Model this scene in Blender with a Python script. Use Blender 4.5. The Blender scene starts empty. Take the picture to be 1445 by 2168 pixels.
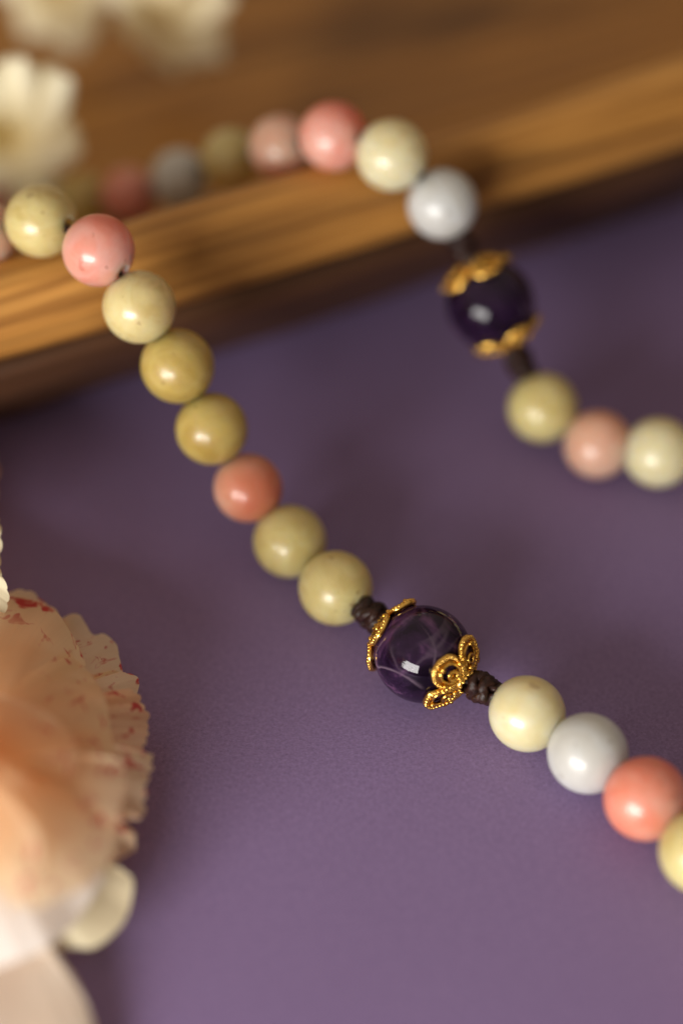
import bpy, bmesh, math, random
from mathutils import Vector, Matrix, noise

random.seed(7)
S = 0.001                      # all shapes are written in millimetres
sc = bpy.context.scene
C = sc.collection

# ------------------------------------------------------------------ camera
FPX, PITCH = 4200.0, math.radians(48)      # focal length in photo pixels, downward tilt
RIGHT = Vector((1, 0, 0))
FWD = Vector((0, math.cos(PITCH), -math.sin(PITCH)))
UP = Vector((0, math.sin(PITCH), math.cos(PITCH)))
def ray(px, py): return RIGHT*((px-722.5)/FPX) - UP*((py-1084)/FPX) + FWD
CAM = Vector((0, 0, 5)) - ray(895, 1385)*210.0
def at(px, py, z):                          # photo pixel -> point at height z (mm)
    v = ray(px, py); return CAM + v*((z-CAM.z)/v.z)

cd = bpy.data.cameras.new('camera'); cam = bpy.data.objects.new('camera', cd); C.objects.link(cam)
cam.location = CAM*S; cam.rotation_euler = (math.pi/2-PITCH, 0, 0)
cd.sensor_fit = 'VERTICAL'; cd.sensor_height = 36; cd.sensor_width = 24
cd.lens = FPX/2168*36; cd.clip_start = 0.01; cd.clip_end = 20
cd.dof.use_dof = True; cd.dof.focus_distance = 0.2085; cd.dof.aperture_fstop = 4.2
cd.dof.aperture_blades = 9
sc.camera = cam

# ------------------------------------------------------------------ light
w = bpy.data.worlds.new('World'); sc.world = w; w.use_nodes = True
wn = w.node_tree; bg = wn.nodes['Background']                  # a plain room: the ceiling side is brighter than the floor side
tcw = wn.nodes.new('ShaderNodeTexCoord'); dt = wn.nodes.new('ShaderNodeVectorMath'); dt.operation = 'DOT_PRODUCT'
dt.inputs[1].default_value = Vector((-0.42, 0.22, 0.88)).normalized()
wn.links.new(tcw.outputs['Generated'], dt.inputs[0])
mr = wn.nodes.new('ShaderNodeMapRange'); mr.interpolation_type = 'SMOOTHSTEP'
for k_, v_ in (('From Min', -0.5), ('From Max', 1.0), ('To Min', 0.03), ('To Max', 0.50)): mr.inputs[k_].default_value = v_
wn.links.new(dt.outputs['Value'], mr.inputs['Value']); wn.links.new(mr.outputs[0], bg.inputs[1])
bg.inputs[0].default_value = (1.0, 0.80, 0.62, 1)

def area(name, az, el, dist, sx, sy, power, col, target=(0, 12, 5)):
    ld = bpy.data.lights.new(name, 'AREA'); ld.shape = 'RECTANGLE'; ld.size = sx; ld.size_y = sy
    ld.energy = power; ld.color = col
    o = bpy.data.objects.new(name, ld); C.objects.link(o)
    a, e = math.radians(az), math.radians(el)
    d = Vector((-math.sin(a)*math.cos(e), -math.cos(a)*math.cos(e), math.sin(e)))
    o.location = Vector(target)*S + d*dist
    o.rotation_euler = d.to_track_quat('Z', 'Y').to_euler()
    return o
area('window_light', 32, 15, 0.33, 0.22, 0.11, 1.8, (1.0, 0.97, 0.93))

vs = sc.view_settings
vs.view_transform = 'Standard'; vs.look = 'None'; vs.exposure = 0; vs.gamma = 1; vs.use_curve_mapping = False
cy = sc.cycles
cy.max_bounces = 10; cy.transparent_max_bounces = 8; cy.sample_clamp_indirect = 3.0
cy.use_denoising = True

# ------------------------------------------------------------------ node helpers
def newmat(name):
    m = bpy.data.materials.new(name); m.use_nodes = True
    nt = m.node_tree; return m, nt, nt.nodes['Principled BSDF']
def nd(nt, t, **kw):
    n = nt.nodes.new(t)
    for k, v in kw.items():
        if k in n.inputs: n.inputs[k].default_value = v
        else: setattr(n, k, v)
    return n
def ramp(nt, src, stops):
    r = nt.nodes.new('ShaderNodeValToRGB'); e = r.color_ramp.elements
    while len(e) < len(stops): e.new(0.5)
    for i, (p, c) in enumerate(stops):
        e[i].position = p; e[i].color = (c[0], c[1], c[2], 1) if not isinstance(c, (int, float)) else (c, c, c, 1)
    nt.links.new(src, r.inputs[0]); return r.outputs[0]
def mixc(nt, fac, a, b, mode='MIX'):
    n = nt.nodes.new('ShaderNodeMix'); n.data_type = 'RGBA'; n.blend_type = mode
    for s, v in ((0, fac), (6, a), (7, b)):
        if hasattr(v, 'is_output'): nt.links.new(v, n.inputs[s])
        elif isinstance(v, (int, float)): n.inputs[s].default_value = v
        else: n.inputs[s].default_value = (v[0], v[1], v[2], 1)
    return n.outputs[2]
def mapping(nt, scale=(1, 1, 1), coord='Object', rot=(0, 0, 0), rnd=False):
    tc = nt.nodes.new('ShaderNodeTexCoord'); mp = nt.nodes.new('ShaderNodeMapping')
    mp.inputs['Scale'].default_value = scale; mp.inputs['Rotation'].default_value = rot
    nt.links.new(tc.outputs[coord], mp.inputs[0])
    if rnd:
        oi = nt.nodes.new('ShaderNodeObjectInfo'); cb = nt.nodes.new('ShaderNodeCombineXYZ')
        ml = nd(nt, 'ShaderNodeMath', operation='MULTIPLY'); ml.inputs[1].default_value = 37.0
        nt.links.new(oi.outputs['Random'], ml.inputs[0])
        for i in range(3): nt.links.new(ml.outputs[0], cb.inputs[i])
        nt.links.new(cb.outputs[0], mp.inputs['Location'])
    return mp.outputs[0]
def tex(nt, vec, scale, detail=4, rough=0.55, dist=0.0):
    n = nd(nt, 'ShaderNodeTexNoise', Scale=scale, Detail=detail, Roughness=rough, Distortion=dist)
    nt.links.new(vec, n.inputs['Vector']); return n.outputs['Fac']
def bump(nt, bsdf, h, strength, dist):
    b = nd(nt, 'ShaderNodeBump', Strength=strength, Distance=dist)
    nt.links.new(h, b.inputs['Height']); nt.links.new(b.outputs[0], bsdf.inputs['Normal'])

# ------------------------------------------------------------------ materials
def mat_paper():
    m, nt, b = newmat('purple_paper')
    v = mapping(nt)
    big = tex(nt, v, 22, 3, 0.5); fine = tex(nt, v, 2600, 3, 0.7)
    fib = tex(nt, mapping(nt, (2600, 5600, 2600), rot=(0, 0, 0.5)), 1.0, 4, 0.6, 1.5)
    c = ramp(nt, big, [(0.3, (0.160, 0.106, 0.238)), (0.7, (0.190, 0.130, 0.282))])
    c2 = mixc(nt, 0.45, c, ramp(nt, fine, [(0.25, (0.075, 0.048, 0.11)), (0.75, (0.33, 0.235, 0.43))]))
    c3 = mixc(nt, 0.3, c2, ramp(nt, fib, [(0.35, (0.10, 0.066, 0.15)), (0.7, (0.33, 0.235, 0.43))]))
    nt.links.new(c3, b.inputs['Base Color'])
    b.inputs['Roughness'].default_value = 0.72; b.inputs['Specular IOR Level'].default_value = 0.3
    bump(nt, b, fib, 0.45, 0.00008)
    return m
def mat_wood(name, dark, mid, light, seed=0.0):
    m, nt, b = newmat(name)
    v = mapping(nt, (9, 290, 290)); v2 = mapping(nt, (26, 800, 800)); v3 = mapping(nt, (18, 55, 55))
    g = tex(nt, v, 1.0, 5, 0.6, 0.7); f = tex(nt, v2, 1.0, 4, 0.65, 0.3); bl = tex(nt, v3, 1.0, 2, 0.5)
    c = ramp(nt, g, [(0.28, dark), (0.45, mid), (0.66, light)])
    c = mixc(nt, 0.45, c, ramp(nt, f, [(0.30, dark), (0.65, light)]))
    c = mixc(nt, ramp(nt, bl, [(0.52, 0.0), (0.68, 0.65)]), c, dark)
    nt.links.new(c, b.inputs['Base Color'])
    b.inputs['Roughness'].default_value = 0.48; b.inputs['Specular IOR Level'].default_value = 0.4
    bump(nt, b, f, 0.35, 0.0004)
    return m
def mat_stone(name, c0, c1, sub, rad, speck=None, rim=None, cloud=190):
    """translucent polished stone: cloudy colour, a little scattering, glossy skin"""
    m, nt, b = newmat(name)
    v = mapping(nt, rnd=True)
    n = tex(nt, v, cloud, 4, 0.6, 0.6)
    c = ramp(nt, n, [(0.36, c0), (0.62, c1)])
    fv = tex(nt, mapping(nt, (90, 260, 90), rot=(0.5, 0.8, 0.2), rnd=True), 1.0, 3, 0.55, 0.8)
    c = mixc(nt, ramp(nt, fv, [(0.40, 0.0), (0.50, 0.34), (0.60, 0.0)]), c, (min(c1[0]*1.12, 0.85), min(c1[1]*1.2, 0.82), min(c1[2]*1.35, 0.78)))
    pit = tex(nt, v, 760, 1, 0.4)
    c = mixc(nt, ramp(nt, pit, [(0.70, 0.0), (0.76, 0.45)]), c, (c0[0]*0.55, c0[1]*0.45, c0[2]*0.4))
    if speck:
        s = tex(nt, v, 480, 2, 0.5)
        c = mixc(nt, ramp(nt, s, [(0.66, 0.0), (0.72, 0.75)]), c, speck)
    if rim:
        g = tex(nt, v, 95, 1, 0.4)
        c = mixc(nt, ramp(nt, g, [(0.44, 0.0), (0.62, 0.9)]), c, rim)
    nt.links.new(c, b.inputs['Base Color'])
    b.inputs['Subsurface Weight'].default_value = sub
    b.inputs['Subsurface Radius'].default_value = rad
    b.inputs['Subsurface Scale'].default_value = 0.0065
    b.inputs['IOR'].default_value = 1.5; b.inputs['Transmission Weight'].default_value = 0.26
    b.inputs['Coat Weight'].default_value = 0.32; b.inputs['Coat Roughness'].default_value = 0.13
    sm = tex(nt, v, 900, 2, 0.5)
    nt.links.new(ramp(nt, sm, [(0.3, 0.30), (0.7, 0.42)]), b.inputs['Roughness'])
    return m
def mat_amethyst():
    m, nt, b = newmat('amethyst')
    v = mapping(nt, rnd=True)
    zone = tex(nt, v, 150, 4, 0.6, 1.2)
    c = ramp(nt, zone, [(0.35, (0.004, 0.0015, 0.006)), (0.55, (0.018, 0.007, 0.025)), (0.72, (0.13, 0.055, 0.13))])
    l1 = tex(nt, mapping(nt, (60, 190, 60), rot=(0.9, 0.5, 0.3), rnd=True), 1.0, 2, 0.45, 0.5)
    l2 = tex(nt, mapping(nt, (150, 50, 150), rot=(1.1, 0.2, 0.8), rnd=True), 1.0, 2, 0.45, 0.4)
    v1 = ramp(nt, l1, [(0.486, 0.0), (0.497, 0.75), (0.503, 0.0)])
    v2 = ramp(nt, l2, [(0.460, 0.0), (0.488, 0.25), (0.50, 0.0)])
    veil = mixc(nt, 1.0, v1, v2, 'LIGHTEN')
    gate = ramp(nt, tex(nt, v, 120, 2, 0.5), [(0.45, 0.0), (0.56, 1.0)])
    c = mixc(nt, mixc(nt, 1.0, veil, gate, 'MULTIPLY'), c, (0.20, 0.14, 0.19))
    nt.links.new(c, b.inputs['Base Color'])
    b.inputs['Roughness'].default_value = 0.035; b.inputs['IOR'].default_value = 1.54; b.inputs['Specular IOR Level'].default_value = 0.24
    b.inputs['Transmission Weight'].default_value = 0.07
    b.inputs['Subsurface Weight'].default_value = 0.15
    b.inputs['Subsurface Radius'].default_value = (1, .5, 1); b.inputs['Subsurface Scale'].default_value = 0.001
    return m
def mat_gold():
    m, nt, b = newmat('gold_plate')
    v = mapping(nt); n = tex(nt, v, 900, 3, 0.5)
    nt.links.new(ramp(nt, n, [(0.3, (0.70, 0.38, 0.06)), (0.7, (0.90, 0.58, 0.15))]), b.inputs['Base Color'])
    b.inputs['Metallic'].default_value = 1.0; b.inputs['Roughness'].default_value = 0.2
    bump(nt, b, n, 0.3, 0.0001)
    return m
def mat_cord():
    m, nt, b = newmat('waxed_cord')
    v = mapping(nt, (1, 1, 1)); n = tex(nt, v, 1700, 4, 0.6, 0.5)
    nt.links.new(ramp(nt, n, [(0.3, (0.006, 0.0025, 0.002)), (0.75, (0.040, 0.014, 0.010))]), b.inputs['Base Color'])
    b.inputs['Roughness'].default_value = 0.36; b.inputs['Specular IOR Level'].default_value = 0.3
    bump(nt, b, n, 0.8, 0.0002)
    return m
def mat_petal(name, inner, outer, fleck, transl, fleckcol=(0.62, 0.06, 0.07)):
    m, nt, b = newmat(name)
    tc = nt.nodes.new('ShaderNodeTexCoord'); sep = nt.nodes.new('ShaderNodeSeparateXYZ')
    nt.links.new(tc.outputs['UV'], sep.inputs[0])
    vv = sep.outputs[1]
    soft = tex(nt, mapping(nt), 130, 3, 0.5)
    c = mixc(nt, ramp(nt, vv, [(0.25, 0.0), (1.0, 1.0)]), inner, outer)
    c = mixc(nt, ramp(nt, soft, [(0.40, 0.0), (0.75, 0.35)]), c, (inner[0], inner[1]*0.86, inner[2]*0.72))
    vein = tex(nt, mapping(nt, (70, 2.0, 1), 'UV', rnd=True), 1.0, 3, 0.6)
    c = mixc(nt, ramp(nt, vein, [(0.45, 0.0), (0.8, 0.25)]), c, (outer[0]*0.8, outer[1]*0.75, outer[2]*0.7))
    if fleck:
        f = tex(nt, mapping(nt, (8, 15, 1), 'UV', rnd=True), 1.0, 2, 0.5, 0.6)
        f1 = ramp(nt, f, [(0.66-0.05*fleck, 0.0), (0.74-0.05*fleck, 1.0)])
        f2 = ramp(nt, vv, [(0.72, 0.0), (0.92, 0.95)])
        c = mixc(nt, mixc(nt, 1.0, f1, f2, 'MULTIPLY'), c, fleckcol)
        g = tex(nt, mapping(nt, (11, 5.5, 1), 'UV', rnd=True), 1.0, 2, 0.5, 0.3)
        g1 = ramp(nt, g, [(0.70-0.03*fleck, 0.0), (0.80-0.03*fleck, 0.75)])
        c = mixc(nt, mixc(nt, 1.0, g1, ramp(nt, vv, [(0.45, 0.0), (0.7, 1.0)]), 'MULTIPLY'), c, (0.70, 0.16, 0.12))
    nt.links.new(c, b.inputs['Base Color'])
    b.inputs['Roughness'].default_value = 0.62; b.inputs['Specular IOR Level'].default_value = 0.25
    tr = nt.nodes.new('ShaderNodeBsdfTranslucent'); mx = nt.nodes.new('ShaderNodeMixShader')
    nt.links.new(c, tr.inputs[0]); mx.inputs[0].default_value = transl
    out = nt.nodes['Material Output']
    nt.links.new(b.outputs[0], mx.inputs[1]); nt.links.new(tr.outputs[0], mx.inputs[2]); nt.links.new(mx.outputs[0], out.inputs[0])
    bump(nt, b, vein, 0.2, 0.0002)
    return m

M = {
 'paper': mat_paper(),
 'wood': mat_wood('tray_wood', (0.045, 0.014, 0.004), (0.36, 0.146, 0.024), (0.62, 0.310, 0.072)),
 'wood_shaded': mat_wood('shaded_foot_wood', (0.020, 0.008, 0.004), (0.055, 0.022, 0.009), (0.11, 0.046, 0.018)),  # foot wood: the shade under the rim is put into its colour
 'cream': mat_stone('cream_jade', (0.710, 0.610, 0.340), (0.800, 0.720, 0.470), 1.0, (1, .8, .45)),
 'yellow': mat_stone('yellow_jade', (0.550, 0.440, 0.165), (0.680, 0.580, 0.275), 1.0, (1, .75, .35)),
 'speckled': mat_stone('speckled_jade', (0.570, 0.455, 0.170), (0.690, 0.585, 0.280), 1.0, (1, .75, .35), speck=(0.26, 0.13, 0.03)),
 'butter': mat_stone('butter_jade', (0.600, 0.475, 0.205), (0.710, 0.595, 0.300), 1.0, (1, .75, .35)),
 'ochre': mat_stone('ochre_jade', (0.440, 0.310, 0.075), (0.570, 0.440, 0.145), 1.0, (1, .7, .25)),
 'white': mat_stone('grey_white_stone', (0.520, 0.515, 0.475), (0.620, 0.620, 0.585), 1.0, (1, .95, .9), cloud=120),
 'coral': mat_stone('coral_pink_stone', (0.780, 0.270, 0.170), (0.840, 0.440, 0.330), 1.0, (1, .5, .4), rim=(0.78, 0.12, 0.05)),
 'pink': mat_stone('soft_pink_stone', (0.780, 0.310, 0.235), (0.840, 0.440, 0.355), 1.0, (1, .5, .4), rim=(0.72, 0.18, 0.10)),
 'blush': mat_stone('blush_stone', (0.720, 0.380, 0.260), (0.780, 0.470, 0.340), 1.0, (1, .6, .5)),
 'orange': mat_stone('orange_pink_stone', (0.680, 0.300, 0.190), (0.750, 0.400, 0.280), 1.0, (1, .55, .4), rim=(0.60, 0.19, 0.10)),
 'amethyst': mat_amethyst(), 'gold': mat_gold(), 'cord': mat_cord(),
 'petal': mat_petal('flecked_petal', (0.92, 0.55, 0.25), (0.93, 0.78, 0.55), 1.5, 0.6),
 'petal_red': mat_petal('heavily_flecked_petal', (0.92, 0.55, 0.25), (0.92, 0.70, 0.50), 1.9, 0.55),
 'petal_plain': mat_petal('plain_petal', (0.84, 0.66, 0.50), (0.86, 0.76, 0.62), 0.0, 0.4),
 'petal_white': mat_petal('white_petal', (0.78, 0.73, 0.67), (0.80, 0.76, 0.72), 0.0, 0.35),
 'petal_curl': mat_petal('pale_curled_petal', (0.70, 0.60, 0.38), (0.74, 0.67, 0.46), 0.0, 0.35),
 'blossom': mat_petal('cream_petal', (0.92, 0.80, 0.44), (0.94, 0.90, 0.70), 0.0, 0.2),
 'pollen': mat_stone('pollen', (0.55, 0.36, 0.06), (0.70, 0.50, 0.12), 0.2, (1, .6, .2)),
}

# ------------------------------------------------------------------ object helpers
def mesh_obj(name, verts, faces, mat, parent=None, uvs=None, smooth=True, loc=None):
    me = bpy.data.meshes.new(name)
    me.from_pydata([Vector(v)*S for v in verts], [], faces)
    if uvs:
        ul = me.uv_layers.new(name='UVMap')
        for lp in me.loops: ul.data[lp.index].uv = uvs[lp.vertex_index]
    if smooth: me.polygons.foreach_set('use_smooth', [True]*len(me.polygons))
    me.materials.append(M[mat]); me.update()
    o = bpy.data.objects.new(name, me); C.objects.link(o)
    if parent: o.parent = parent
    if loc is not None: o.location = Vector(loc)*S
    return o
def empty(name, loc, label, cat, group=None):
    o = bpy.data.objects.new(name, None); C.objects.link(o); o.location = Vector(loc)*S
    o.empty_display_size = 0.01
    o['label'] = label; o['category'] = cat
    if group: o['group'] = group
    return o
class MB:
    def __init__(s): s.v, s.f = [], []
    def add(s, v, f):
        k = len(s.v); s.v += [Vector(p) for p in v]; s.f += [tuple(i+k for i in q) for q in f]
    def tube(s, pts, r, n=8, closed=False, rf=None):
        pts = [Vector(p) for p in pts]; L = len(pts); vs, fs = [], []
        ref = None
        for i, p in enumerate(pts):
            a = pts[(i-1) % L] if closed else pts[max(i-1, 0)]
            c = pts[(i+1) % L] if closed else pts[min(i+1, L-1)]
            t = (c-a).normalized()
            if ref is None: ref = t.orthogonal().normalized()
            ref = (ref - t*ref.dot(t)).normalized(); bi = t.cross(ref)
            rr = r*(rf(i/max(L-1, 1)) if rf else 1)
            for k in range(n):
                q = 2*math.pi*k/n; vs.append(p + (ref*math.cos(q)+bi*math.sin(q))*rr)
        for i in range(L if closed else L-1):
            for k in range(n):
                fs.append((i*n+k, i*n+(k+1) % n, ((i+1) % L)*n+(k+1) % n, ((i+1) % L)*n+k))
        if not closed:
            fs.append(tuple(range(n-1, -1, -1))); fs.append(tuple((L-1)*n+k for k in range(n)))
        s.add(vs, fs)
    def ball(s, c, r, nu=8, nv=5):
        c = Vector(c); vs = [c+Vector((0, 0, r))]; fs = []
        for j in range(1, nv):
            a = math.pi*j/nv
            for i in range(nu):
                q = 2*math.pi*i/nu; vs.append(c+Vector((math.sin(a)*math.cos(q), math.sin(a)*math.sin(q), math.cos(a)))*r)
        vs.append(c-Vector((0, 0, r)))
        for i in range(nu): fs.append((0, 1+i, 1+(i+1) % nu))
        for j in range(nv-2):
            for i in range(nu):
                a, b2 = 1+j*nu+i, 1+j*nu+(i+1) % nu; fs.append((a, a+nu, b2+nu, b2))
        e = len(vs)-1; k = 1+(nv-2)*nu
        for i in range(nu): fs.append((e, k+(i+1) % nu, k+i))
        s.add(vs, fs)
    def build(s, name, mat, parent=None): return mesh_obj(name, s.v, s.f, mat, parent)
def spline(pts, n):
    pts = [Vector(p) for p in pts]; m = len(pts)-1; out = []
    for i in range(n):
        t = i/(n-1)*m; k = min(int(t), m-1); u = t-k
        p1, p2 = pts[k], pts[k+1]; p0 = pts[k-1] if k else p1*2-p2; p3 = pts[k+2] if k+2 <= m else p2*2-p1
        out.append(0.5*((2*p1)+(p2-p0)*u+(2*p0-5*p1+4*p2-p3)*u*u+(3*p1-p0-3*p2+p3)*u**3))
    return out

# ------------------------------------------------------------------ the surface
g = 600
paper = mesh_obj('purple_paper', [(-g, -g, 0), (g, -g, 0), (g, g, 0), (-g, g, 0)], [(0, 1, 2, 3)], 'paper', smooth=False)
paper['kind'] = 'structure'; paper['label'] = 'matt purple paper laid flat under everything'

# ------------------------------------------------------------------ the wooden tray
TRAY_ANG = math.atan2(38.3, 80.6)
tray_p = Vector((-46.7, 31.5, 0))
tray = empty('wooden_tray', tray_p, 'golden brown wooden tray with a raised rim over a foot tinted dark for its shade', 'tray')
tray.rotation_euler = (0, 0, TRAY_ANG)
X0, X1, Y1 = -90.0, 175.0, 190.0           # length along the visible edge, and depth away from it
def loop(off, z, rad=34, n=10, step=4.0):
    """rounded rectangle, inset by off; the front side is finely divided so its edge can wander"""
    x0, x1, y0, y1 = X0+off, X1-off, off, Y1-off; r = max(rad-off, 6.0)
    pts = []
    N = int((X1-X0)/step)
    for i in range(N+1): pts.append((x0+r+(x1-x0-2*r)*i/N, y0))
    for (cx, cy_, a0) in ((x1-r, y0+r, -90), (x1-r, y1-r, 0), (x0+r, y1-r, 90), (x0+r, y0+r, 180)):
        for i in range(1, n+1):
            a = math.radians(a0+90*i/n); pts.append((cx+r*math.cos(a), cy_+r*math.sin(a)))
    pts.pop()
    out = []
    for x, y in pts:
        w1 = noise.noise(Vector((x*0.035, y*0.035, z*0.05)))*0.55 + noise.noise(Vector((x*0.16, y*0.16, z*0.3+7)))*0.16
        out.append(Vector((x, y+w1, z+w1*0.5)))
    return out
def sweep(name, prof, mat, cap_last=False):
    vs, fs = [], []
    for off, z in prof: vs += loop(off, z)
    n = len(vs)//len(prof)
    for j in range(len(prof)-1):
        for i in range(n): fs.append((j*n+i, j*n+(i+1) % n, (j+1)*n+(i+1) % n, (j+1)*n+i))
    if cap_last: fs.append(tuple((len(prof)-1)*n+i for i in range(n)))
    return mesh_obj(name, vs, fs, mat, tray)
sweep('rim', [(3.0, 16.6), (1.2, 16.9), (0.25, 17.6), (0.0, 18.6), (0.15, 20.5), (0.7, 22.6), (1.7, 24.4), (3.0, 25.5), (4.6, 26.0),
              (6.4, 26.0), (7.6, 25.5), (8.6, 24.5), (9.8, 23.0)], 'wood')
sweep('bowl', [(9.75, 23.05), (13.5, 19.3), (18.0, 15.3), (22.0, 11.8), (26.0, 8.6), (30.0, 5.9), (34.0, 4.2), (40.0, 3.3), (48, 3.0), (60, 3.0), (75, 3.0)], 'wood', True)
sweep('foot', [(9.0, 0.05), (7.2, 1.5), (5.0, 5.0), (2.6, 9.5), (1.3, 12.6), (0.9, 14.2), (1.2, 15.2), (2.0, 15.8), (3.6, 16.2), (5.0, 16.4)], 'wood_shaded')

# ------------------------------------------------------------------ the bead necklace
neck = empty('bead_necklace', (0, 0, 0), 'necklace of pastel stone beads and two dark purple gold-capped beads, draped over the wood', 'necklace')
def bead_mesh(R, mat, hole=0.72, nu=40, nv=26):
    a0 = math.asin(hole/R); vs, fs = [], []
    prof = [(hole, R*math.cos(a0)*0.55)]
    for j in range(nv+1):
        a = a0+(math.pi-2*a0)*j/nv; prof.append((R*math.sin(a), R*math.cos(a)))
    prof.append((hole, -R*math.cos(a0)*0.55))
    for r, z in prof:
        for i in range(nu):
            q = 2*math.pi*i/nu; vs.append((r*math.cos(q), r*math.sin(q), z))
    for j in range(len(prof)-1):
        for i in range(nu): fs.append((j*nu+i, (j+1)*nu+i, (j+1)*nu+(i+1) % nu, j*nu+(i+1) % nu))
    return vs, fs
mesh_cache = {}
def bead(name, mat, pos, axis, R, label=None):
    key = (mat, round(R, 1))
    if key not in mesh_cache:
        v, f = bead_mesh(R, mat); o = mesh_obj(name, v, f, mat, neck); mesh_cache[key] = o.data
    else:
        o = bpy.data.objects.new(name, mesh_cache[key]); C.objects.link(o); o.parent = neck
    o.location = pos*S
    q = axis.to_track_quat('Z', 'Y') @ Matrix.Rotation(random.uniform(0, 6.28), 3, 'Z').to_quaternion()
    o.rotation_mode = 'QUATERNION'; o.rotation_quaternion = q
    k = [random.uniform(0.985, 1.012) for _ in range(3)]; o.scale = k
    if label: o['label'] = label
    return o

RA = 5.2                                   # big bead radius
def cap_meshes():
    """flower-shaped filigree cap sitting on the +Z pole of a bead of radius RA"""
    def onb(r, ang, lift=0.0, flare=0.0):
        # distance r from the axis, laid over the sphere; the petal tips stand off a little
        R = RA+0.24+lift; z = math.sqrt(max(R*R-r*r, 0.2)); k = max(r-2.4, 0)/1.8
        return Vector((r*math.cos(ang), r*math.sin(ang), z+flare*k*k))
    petal, scroll = MB(), MB()
    # one petal: rope edge of granules, an inner smooth loop and a ring
    def pt(t, wid, r0, r1, lift):
        # t 0..1 round the loop
        a = math.pi*2*t; rr = r0+(r1-r0)*(0.5-0.5*math.cos(a)); ww = wid*math.sin(a)*(0.55+0.45*(rr-r0)/(r1-r0))
        return onb(math.hypot(rr, ww), math.atan2(ww, rr), lift, 0.22)
    FL = 0.22
    outer = [pt(i/40, 2.0, 1.0, 4.3, 0.05) for i in range(40)]
    petal.tube(outer, 0.27, 8, True)
    for i in range(30):
        petal.ball(pt(i/30, 2.06, 1.0, 4.40, 0.22), 0.235, 8, 5)
    inner = [pt(i/40, 1.35, 1.45, 3.75, 0.08) for i in range(40)]
    petal.add(outer+inner, [(i, (i+1) % 40, 40+(i+1) % 40, 40+i) for i in range(40)])     # web between the two loops
    scroll.tube(inner, 0.22, 6, True)
    c = onb(2.5, 0, 0.22, FL); nrm = c.normalized(); tx = Vector((0, 1, 0)); ty = nrm.cross(tx)
    scroll.tube([c+(tx*math.cos(q)+ty*math.sin(q))*0.50 for q in [2*math.pi*i/18 for i in range(18)]], 0.19, 6, True)
    scroll.ball(onb(3.95, 0, 0.32, FL), 0.33); scroll.ball(onb(1.6, 0, 0.28, 0), 0.28)
    for sg in (-1, 1): scroll.ball(onb(2.95, sg*0.50, 0.34, FL), 0.27)
    hub = MB()
    hub.tube([(1.08*math.cos(q), 1.08*math.sin(q), RA+0.42) for q in [2*math.pi*i/28 for i in range(28)]], 0.30, 8, True)
    for i in range(14):
        q = 2*math.pi*i/14; hub.ball((1.15*math.cos(q), 1.15*math.sin(q), RA+0.68), 0.2, 6, 4)
    # thin concave plate under the loops
    vs, fs = [], []
    for j in range(6):
        r = 0.75+j*0.28
        for i in range(30): vs.append(onb(r, 2*math.pi*i/30, -0.18))
    for j in range(5):
        for i in range(30): fs.append((j*30+i, j*30+(i+1) % 30, (j+1)*30+(i+1) % 30, (j+1)*30+i))
    hub.add(vs, fs)
    return petal, scroll, hub
PET, SCR, HUB = cap_meshes()
for part_ in (PET, SCR, HUB):                     # cast metal is never quite even
    for v_ in part_.v: v_ += Vector([noise.noise(v_*0.9+Vector((q_*9.1, 2.3, 5.7))) for q_ in (1, 2, 3)])*0.13
cap_data = {}
def bead_cap(pos, axis, spin, big):
    root = HUB.build('bead_cap', 'gold', neck) if 'hub' not in cap_data else None
    if root: cap_data['hub'] = root.data
    else:
        root = bpy.data.objects.new('bead_cap', cap_data['hub']); C.objects.link(root); root.parent = neck
    root.location = pos*S; root.rotation_mode = 'QUATERNION'
    root.rotation_quaternion = axis.to_track_quat('Z', 'Y') @ Matrix.Rotation(spin, 3, 'Z').to_quaternion()
    for k in range(5):
        if 'pet' not in cap_data:
            p = PET.build('cap_petal', 'gold', root); cap_data['pet'] = p.data
            s = SCR.build('scroll', 'gold', root); cap_data['scr'] = s.data
        else:
            p = bpy.data.objects.new('cap_petal', cap_data['pet']); s = bpy.data.objects.new('scroll', cap_data['scr'])
            for o in (p, s): C.objects.link(o); o.parent = root
        for o in (p, s): o.rotation_euler = (0, 0, 2*math.pi*k/5)
    root['label'] = 'gold filigree flower cap on the dark purple bead'
    return root
def knot(pos, axis, spin, length=3.3, rad=1.15, tube=0.56):
    mb = MB()
    # a barrel of crossing diagonal turns, like a wrapped sliding knot
    for hand, ph in ((1, 0), (-1, 1.6)):
        pts = []
        for i in range(64):
            t = i/63; a = hand*(t*2.6*2*math.pi)+ph
            r = rad*(0.55+0.45*math.sin(math.pi*min(max(t*1.0, 0.03), 0.97))**0.6)*(1+0.13*math.sin(5*a*0.7+ph))
            pts.append((r*math.cos(a), r*math.sin(a), (t-0.5)*length+0.25*math.sin(3*a)))
        mb.tube(pts, tube, 8)
    mb.tube([(0.25*math.cos(i), 0.25*math.sin(i), (i/10-0.5)*length*1.25) for i in range(11)], 0.8, 10, False, lambda t: 0.65+0.35*math.sin(math.pi*t))
    o = mb.build('cord_knot', 'cord', neck); o.location = pos*S
    o.rotation_mode = 'QUATERNION'; o.rotation_quaternion = axis.to_track_quat('Z', 'Y') @ Matrix.Rotation(spin, 3, 'Z').to_quaternion()
    return o

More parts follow.
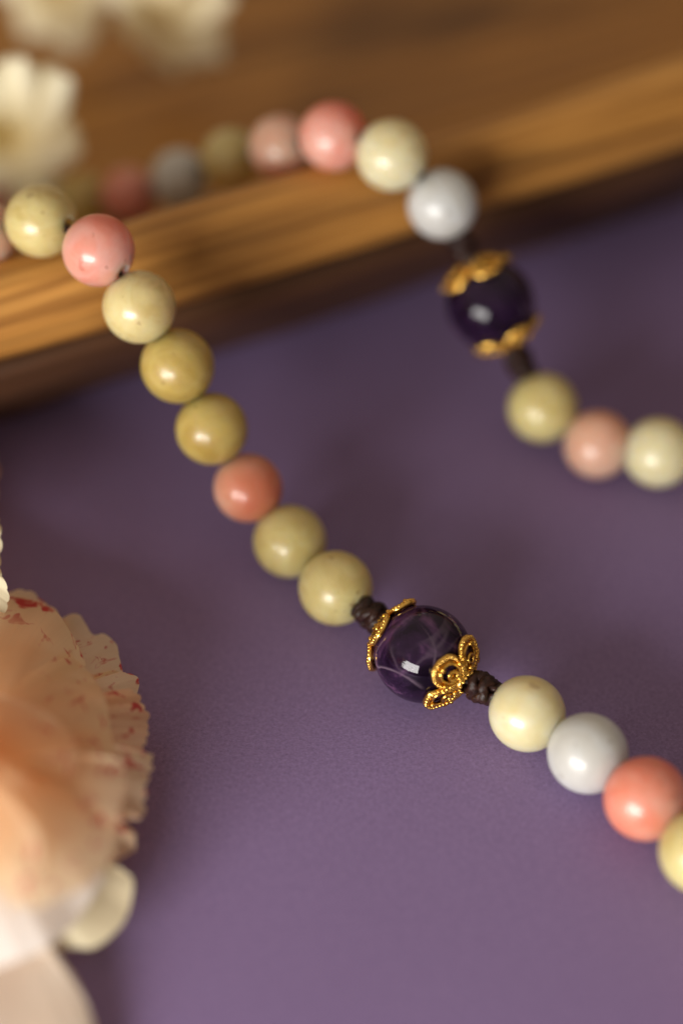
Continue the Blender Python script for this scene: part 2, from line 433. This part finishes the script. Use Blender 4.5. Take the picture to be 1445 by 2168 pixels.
LAB = {'butter': 'butter yellow bead', 'cream': 'pale cream bead', 'yellow': 'cloudy yellow bead', 'speckled': 'yellow bead with small brown specks',
       'ochre': 'deep ochre yellow bead', 'white': 'milky grey white bead', 'coral': 'coral pink bead with an orange red flush',
       'pink': 'soft pink bead', 'blush': 'pale blush bead', 'orange': 'orange pink bead', 'amethyst': 'large dark purple bead with pale veils'}
def strand(items, spins):
    """items: (px, py, z, kind, diameter)"""
    P = [at(px, py, z) for px, py, z, _, _ in items]
    n = len(P); ki = 0
    for i, (px, py, z, kind, dia) in enumerate(items):
        a, b2 = P[max(i-1, 0)], P[min(i+1, n-1)]; ax = (b2-a).normalized()
        if kind == 'amethyst':
            bead('large_bead', kind, P[i], ax, RA, LAB[kind])
            for sgn, q in ((1, b2), (-1, a)):
                bead_cap(P[i], ax*sgn, spins[ki][0 if sgn > 0 else 1], True)
                d = (q-P[i]); L = d.length; d.normalize()
                gap0, gap1 = RA+0.6, L-3.9
                knot(P[i]+d*((gap0+gap1)/2), d, random.uniform(0, 6), max(2.2, gap1-gap0))
            ki += 1
        else:
            bead('bead', kind, P[i], ax, dia/2, LAB[kind])
    pts = spline(P, n*10)
    mb = MB(); mb.tube(pts, 0.52, 8); mb.build('cord', 'cord', neck)
    return P
front = [(-250, 575, 16, 'cream', 8), (-140, 535, 22.5, 'white', 8), (-38, 497, 27, 'blush', 8), (88, 468, 30.3, 'yellow', 8.1), (209, 530, 31.2, 'pink', 7.8),
         (295, 650, 26.5, 'butter', 8.0), (376, 775, 20.3, 'ochre', 8.2), (448, 908, 14.3, 'ochre', 8.0), (525, 1033, 8.6, 'orange', 7.8),
         (613, 1146, 4.4, 'yellow', 8.2), (710, 1245, 4.2, 'speckled', 8.2), (895, 1385, 5.1, 'amethyst', 10.4),
         (1115, 1511, 4.1, 'cream', 8.1), (1243, 1595, 4.2, 'white', 8.3), (1366, 1691, 4.3, 'coral', 8.5), (1484, 1803, 4.2, 'yellow', 8.4),
         (1585, 1925, 4.2, 'cream', 8.3), (1665, 2060, 4.2, 'pink', 8.3)]
back = [(1655, 985, 4.2, 'pink', 8), (1525, 968, 4.2, 'yellow', 8), (1393, 958, 4.4, 'cream', 8.4), (1264, 941, 4.1, 'blush', 7.9), (1148, 863, 5.5, 'yellow', 8.2),
        (1038, 645, 14.5, 'amethyst', 10.4), (936, 432, 24.4, 'white', 8.2), (829, 328, 29.6, 'cream', 8.5), (706, 288, 29.5, 'pink', 8.0),
        (594, 312, 24.5, 'blush', 7.7), (489, 337, 19.5, 'yellow', 7.4), (381, 378, 14.2, 'white', 7.4), (274, 415, 10.4, 'pink', 7.4), (180, 428, 8.0, 'ochre', 7.4),
        (80, 425, 7.4, 'cream', 7.4), (-25, 415, 7.0, 'pink', 7.4)]
PF = strand(front, [(0.93, 0.9)])
PB = strand(back, [(0.2, 0.5)])

# ------------------------------------------------------------------ the carnation
NS = Vector((3.1, 8.7, 1.3))
def petal(name, parent, edge, base, lift, mat, ruffle=1.0, waves=4, serr=0.5, teeth=22, nu=72, nv=18, seed=0, spread=0.16, curl=0.0):
    """a fan of surface from a narrow base to a free, waved and toothed edge (all points in mm, world)"""
    E = spline(edge, nu); base = Vector(base); mean = sum(E, Vector())/nu
    vs, fs, uv = [], [], []
    rnd = random.Random(seed)
    teeth = max(3, int(teeth*0.65)); tooth = [rnd.uniform(0.3, 1.0) for _ in range(teeth+2)]
    org = parent.location/S
    for i in range(nu):
        u = i/(nu-1); e = E[i]; b0 = base+(e-mean)*spread
        k = u*teeth; ti = int(k); tf = k-ti
        sr = serr*(math.sqrt(abs(math.sin(math.pi*tf)))*tooth[ti]-0.5)
        for j in range(nv):
            v = j/(nv-1)
            c = (b0+e)*0.5+Vector((0, 0, lift))
            p = b0*(1-v)**2+c*2*v*(1-v)+e*v*v
            out = (e-b0).normalized()
            p += out*sr*max(0, (v-0.72)/0.28)**1.5
            rz = math.sin(u*waves*2*math.pi+seed*1.7+1.2*math.sin(u*5+seed))*ruffle*v**2.0
            rz += noise.noise(Vector((u*7+seed*3.1, v*2.5, seed*1.3)))*ruffle*0.9*v
            rz += noise.noise(Vector((u*17+seed*3.1, v*3, seed*2.3)))*ruffle*0.12*v*v
            p += Vector((0, 0, rz-curl*v**3))
            p += out.cross(Vector((0, 0, 1)))*rz*0.35
            if p.z < 0.3: p.z = 0.3
            vs.append(p-org); uv.append((u, v))
    for i in range(nu-1):
        for j in range(nv-1): fs.append((i*nv+j, (i+1)*nv+j, (i+1)*nv+j+1, i*nv+j+1))
    o = mesh_obj(name, vs, fs, mat, parent, uv)
    return o
fc = at(-90, 1640, 0)
flower = empty('carnation', fc, 'large peach white carnation with frilled petals flecked in red', 'flower')
def E(*p): return [at(*q) for q in p]
B = lambda z, px=-90, py=1640: at(px, py, z)
# lowest petals first: smooth pale ones towards the viewer's side
petal('petal', flower, E((-260, 2420, 2), (-60, 2440, 2), (110, 2390, 2), (215, 2290, 2), (200, 2175, 2.5), (165, 2080, 3), (120, 2015, 3.5)), B(3, -90, 1820), 2.5, 'petal_plain', 0.3, 1.5, 0.1, 6, seed=1)
petal('petal', flower, E((60, 2020, 3), (150, 2006, 3.2), (200, 2004, 3.4), (255, 1960, 3.6), (280, 1905, 4), (281, 1862, 5), (255, 1838, 6)), B(7, -40, 1740), 1, 'petal_curl', 0.2, 1.2, 0.08, 6, seed=2)
petal('petal', flower, E((-220, 2080, 6), (-90, 2075, 6.5), (20, 2040, 7), (80, 2018, 7), (120, 1992, 7), (158, 1950, 7), (195, 1903, 7), (226, 1858, 7)), B(8, -100, 1700), 6, 'petal_white', 0.2, 1.2, 0.08, 8, seed=3)
# right-hand petals
petal('petal', flower, E((230, 1850, 5), (268, 1812, 5), (292, 1776, 5), (268, 1742, 6)), B(9), 5, 'petal', 0.7, 1.5, 0.5, 9, seed=4)
petal('petal', flower, E((255, 1745, 7), (296, 1728, 7), (306, 1680, 7), (318, 1630, 7), (325, 1598, 7), (296, 1585, 7)), B(11), 5, 'petal', 0.6, 1.6, 0.6, 14, seed=5)
petal('petal', flower, E((280, 1610, 6), (306, 1580, 6), (318, 1532, 6), (302, 1490, 6), (270, 1460, 6)), B(10), 5, 'petal_red', 0.7, 2, 0.7, 14, seed=6)
petal('petal', flower, E((292, 1505, 5), (290, 1476, 5), (296, 1440, 5), (272, 1422, 5), (240, 1420, 5)), B(9), 5, 'petal', 0.5, 1.4, 0.4, 7, seed=7)
petal('petal', flower, E((262, 1425, 4), (254, 1395, 4), (248, 1362, 4), (222, 1340, 4), (196, 1340, 4), (170, 1306, 4), (138, 1306, 4), (122, 1318, 4)), B(8), 5, 'petal', 0.35, 1.6, 0.25, 6, seed=8)
petal('petal', flower, E((150, 1335, 5), (120, 1288, 5), (88, 1262, 5), (50, 1252, 5), (8, 1254, 5), (-40, 1270, 5)), B(8), 5, 'petal', 0.4, 1.5, 0.5, 12, seed=9)
# outer petals beyond the frame
petal('petal', flower, E((-120, 1110, 5), (-250, 1150, 5), (-370, 1260, 5), (-430, 1400, 5)), B(8), 5, 'petal', 0.8, 2, 0.5, 16, seed=11)
petal('petal', flower, E((-420, 1380, 5), (-500, 1550, 5), (-500, 1720, 5), (-430, 1880, 5)), B(8), 5, 'petal', 0.8, 2, 0.5, 16, seed=12)
petal('petal', flower, E((-440, 1850, 5), (-400, 2000, 5), (-300, 2120, 5), (-180, 2150, 5)), B(8), 5, 'petal', 0.8, 2, 0.5, 16, seed=13)
# upper layer, folded over one another
petal('petal', flower, E((262, 1625, 9), (236, 1560, 10), (225, 1490, 9.5), (195, 1425, 8.5), (140, 1385, 7.5)), B(10), 5, 'petal', 0.35, 1.5, 0.12, 11, seed=14)
petal('petal', flower, E((182, 1410, 7.5), (152, 1345, 6.8), (112, 1292, 6.3), (55, 1262, 6.3), (-10, 1262, 7), (-70, 1290, 8)), B(10), 4, 'petal', 0.3, 1.2, 0.12, 11, seed=15)
petal('petal', flower, E((-60, 1860, 13), (0, 1890, 13.5), (65, 1922, 13), (130, 1902, 12.5), (185, 1876, 12), (222, 1840, 11.5), (245, 1795, 11), (250, 1740, 11)), B(11), 5, 'petal', 0.25, 1.0, 0.2, 10, seed=24)
petal('petal', flower, E((235, 1770, 11), (262, 1690, 12), (262, 1618, 12.5), (200, 1600, 13), (140, 1590, 13)), B(11), 3, 'petal', 0.3, 1.2, 0.15, 9, seed=16)
petal('petal', flower, E((20, 1930, 15), (78, 1860, 16.5), (88, 1770, 17), (78, 1690, 17), (60, 1640, 17)), B(12), 4.5, 'petal', 0.3, 1.0, 0.15, 9, seed=17)
petal('petal', flower, E((150, 1650, 14), (165, 1590, 14.5), (120, 1520, 14), (50, 1480, 14), (-40, 1460, 14)), B(13), 4, 'petal', 0.35, 1.2, 0.15, 9, seed=18)
petal('petal', flower, E((-40, 1990, 20), (-140, 1960, 24), (-240, 1900, 26), (-310, 1800, 26)), B(14), 8, 'petal', 1.0, 2, 0.5, 12, seed=19)
petal('petal', flower, E((-310, 1820, 26), (-340, 1700, 28), (-310, 1580, 28), (-230, 1490, 27)), B(14), 8, 'petal', 1.0, 2, 0.5, 12, seed=20)
petal('petal', flower, E((-240, 1520, 26), (-160, 1440, 27), (-80, 1430, 26), (-20, 1500, 24)), B(16), 8, 'petal', 1.0, 2, 0.5, 12, seed=21)
petal('petal', flower, E((-20, 1800, 28), (-30, 1700, 30), (-70, 1600, 31), (-140, 1560, 31)), B(17, -110, 1680), 5, 'petal', 1.0, 1.5, 0.5, 10, seed=22)
petal('petal', flower, E((-130, 1560, 31), (-220, 1620, 31), (-250, 1740, 30), (-190, 1840, 29)), B(17, -110, 1690), 5, 'petal', 1.0, 1.5, 0.5, 10, seed=23)

# a second head lies against the first; only one petal edge reaches the picture, the unseen rest is assumed, to shade the paper
fc2 = at(-270, 1110, 0)
flower2 = empty('carnation', fc2, 'second carnation, only a pale petal edge showing behind the large flecked one', 'flower')
B2 = lambda z: at(-270, 1120, z)
petal('petal', flower2, E((6, 1300, 8), (18, 1262, 9), (10, 1225, 10), (-3, 1185, 10.5), (4, 1140, 11), (-2, 1095, 11), (-40, 1030, 11)), B2(9), 4, 'petal_curl', 0.4, 2, 0.5, 14, seed=10)
for k in range(6):
    a0 = k*math.pi/3+0.5
    ring = [fc2+Vector((15*math.cos(a0+q), 15*math.sin(a0+q)+1, 6+1.5*math.sin(3*q))) for q in (-0.6, -0.2, 0.2, 0.6)]
    if max(p.x for p in ring) < -41: petal('petal', flower2, ring, fc2+Vector((0, 0, 9)), 4, 'petal', 0.8, 2, 0.5, 12, nu=40, nv=12, seed=40+k)
for k in range(5):
    a0 = k*2*math.pi/5
    petal('petal', flower2, [fc2+Vector((10*math.cos(a0+q), 10*math.sin(a0+q), 24+2*math.sin(3*q))) for q in (-0.8, -0.3, 0.3, 0.8)], fc2+Vector((0, 0, 11)), 6, 'petal', 0.8, 2, 0.5, 12, nu=40, nv=12, seed=50+k)
for k in range(3):
    a0 = k*2*math.pi/3+0.4
    petal('petal', flower2, [fc2+Vector((6*math.cos(a0+q), 6*math.sin(a0+q), 31+2*math.sin(3*q))) for q in (-1.2, -0.4, 0.4, 1.2)], fc2+Vector((0, 0, 13)), 4, 'petal', 0.8, 2, 0.5, 12, nu=40, nv=12, seed=60+k)

# ------------------------------------------------------------------ the small blossoms in the tray
def blossom(center, label, petals, seed):
    """petals: list of (px, py, z, width) for each petal tip"""
    root = empty('blossom', center, label, 'blossom', 'cream blossoms lying in the tray')
    rnd = random.Random(seed)
    for (tip, wid) in petals:
        d = tip-center; L = d.length; dx = d.normalized(); up = Vector((-0.2, -0.7, 0.7)); sx = dx.cross(up).normalized(); nz = sx.cross(dx).normalized()
        vs, fs, uv = [], [], []; nu, nv = 13, 12
        for j in range(nv):
            v = j/(nv-1)
            k = min(v/0.55, 1); ww = wid*0.5*(0.25+0.75*k*k*(3-2*k))*math.sqrt(max(1-(max(v-0.55, 0)/0.452)**2, 0))+0.05
            for i in range(nu):
                u = i/(nu-1)*2-1
                p = dx*(L*v*(1-0.10*u*u*v)) + sx*(u*ww) + nz*(L*0.16*math.sin(v*3.0)-1.4*(u*u)*v + 0.25*noise.noise(Vector((u*2, v*3, seed+wid))))
                vs.append(p); uv.append((u*.5+.5, v))
        for j in range(nv-1):
            for i in range(nu-1): fs.append((j*nu+i, j*nu+i+1, (j+1)*nu+i+1, (j+1)*nu+i))
        o = mesh_obj('petal', vs, fs, 'blossom', root, uv)
    mb = MB()
    for i in range(9):
        a = i*2.4; r = 0.35*math.sqrt(i); mb.ball((r*math.cos(a), r*math.sin(a), 1.2), 0.45, 6, 4)
    mb.build('stamens', 'pollen', root)
    return root
def whorl(cx, cy_, z, spec, lean=0.06):                          # the open face leans towards the window
    return at(cx, cy_, z), [(at(px, py, max(z+5-(py-cy_)*lean, 5.0)), wd) for px, py, wd in spec]
for lab, (c_, p_), sd in (
    ('cream blossom nearest the draped beads, its petals splayed', whorl(20, 270, 13, [(158, 165, 8.5), (178, 325, 8.5), (85, 425, 8), (-50, 410, 8), (-120, 290, 8.5), (-60, 150, 8.5), (55, 120, 7.5)]), 1),
    ('cream blossom with one broad petal pointing to the beads, between the other two blossoms', whorl(125, -55, 16, [(165, 120, 9.5), (50, 85, 8), (265, -20, 7.5), (180, -200, 9), (20, -180, 9), (-20, -40, 8)], 0.09), 2),
    ('cream blossom lying deepest in the wooden bowl of the tray', whorl(335, 0, 16, [(475, 130, 8.5), (375, 160, 7), (500, 0, 8), (410, -130, 9), (270, -130, 9), (225, -40, 8.5), (280, 90, 7.5)], 0.09), 3)):
    blossom(c_, lab, p_, sd)
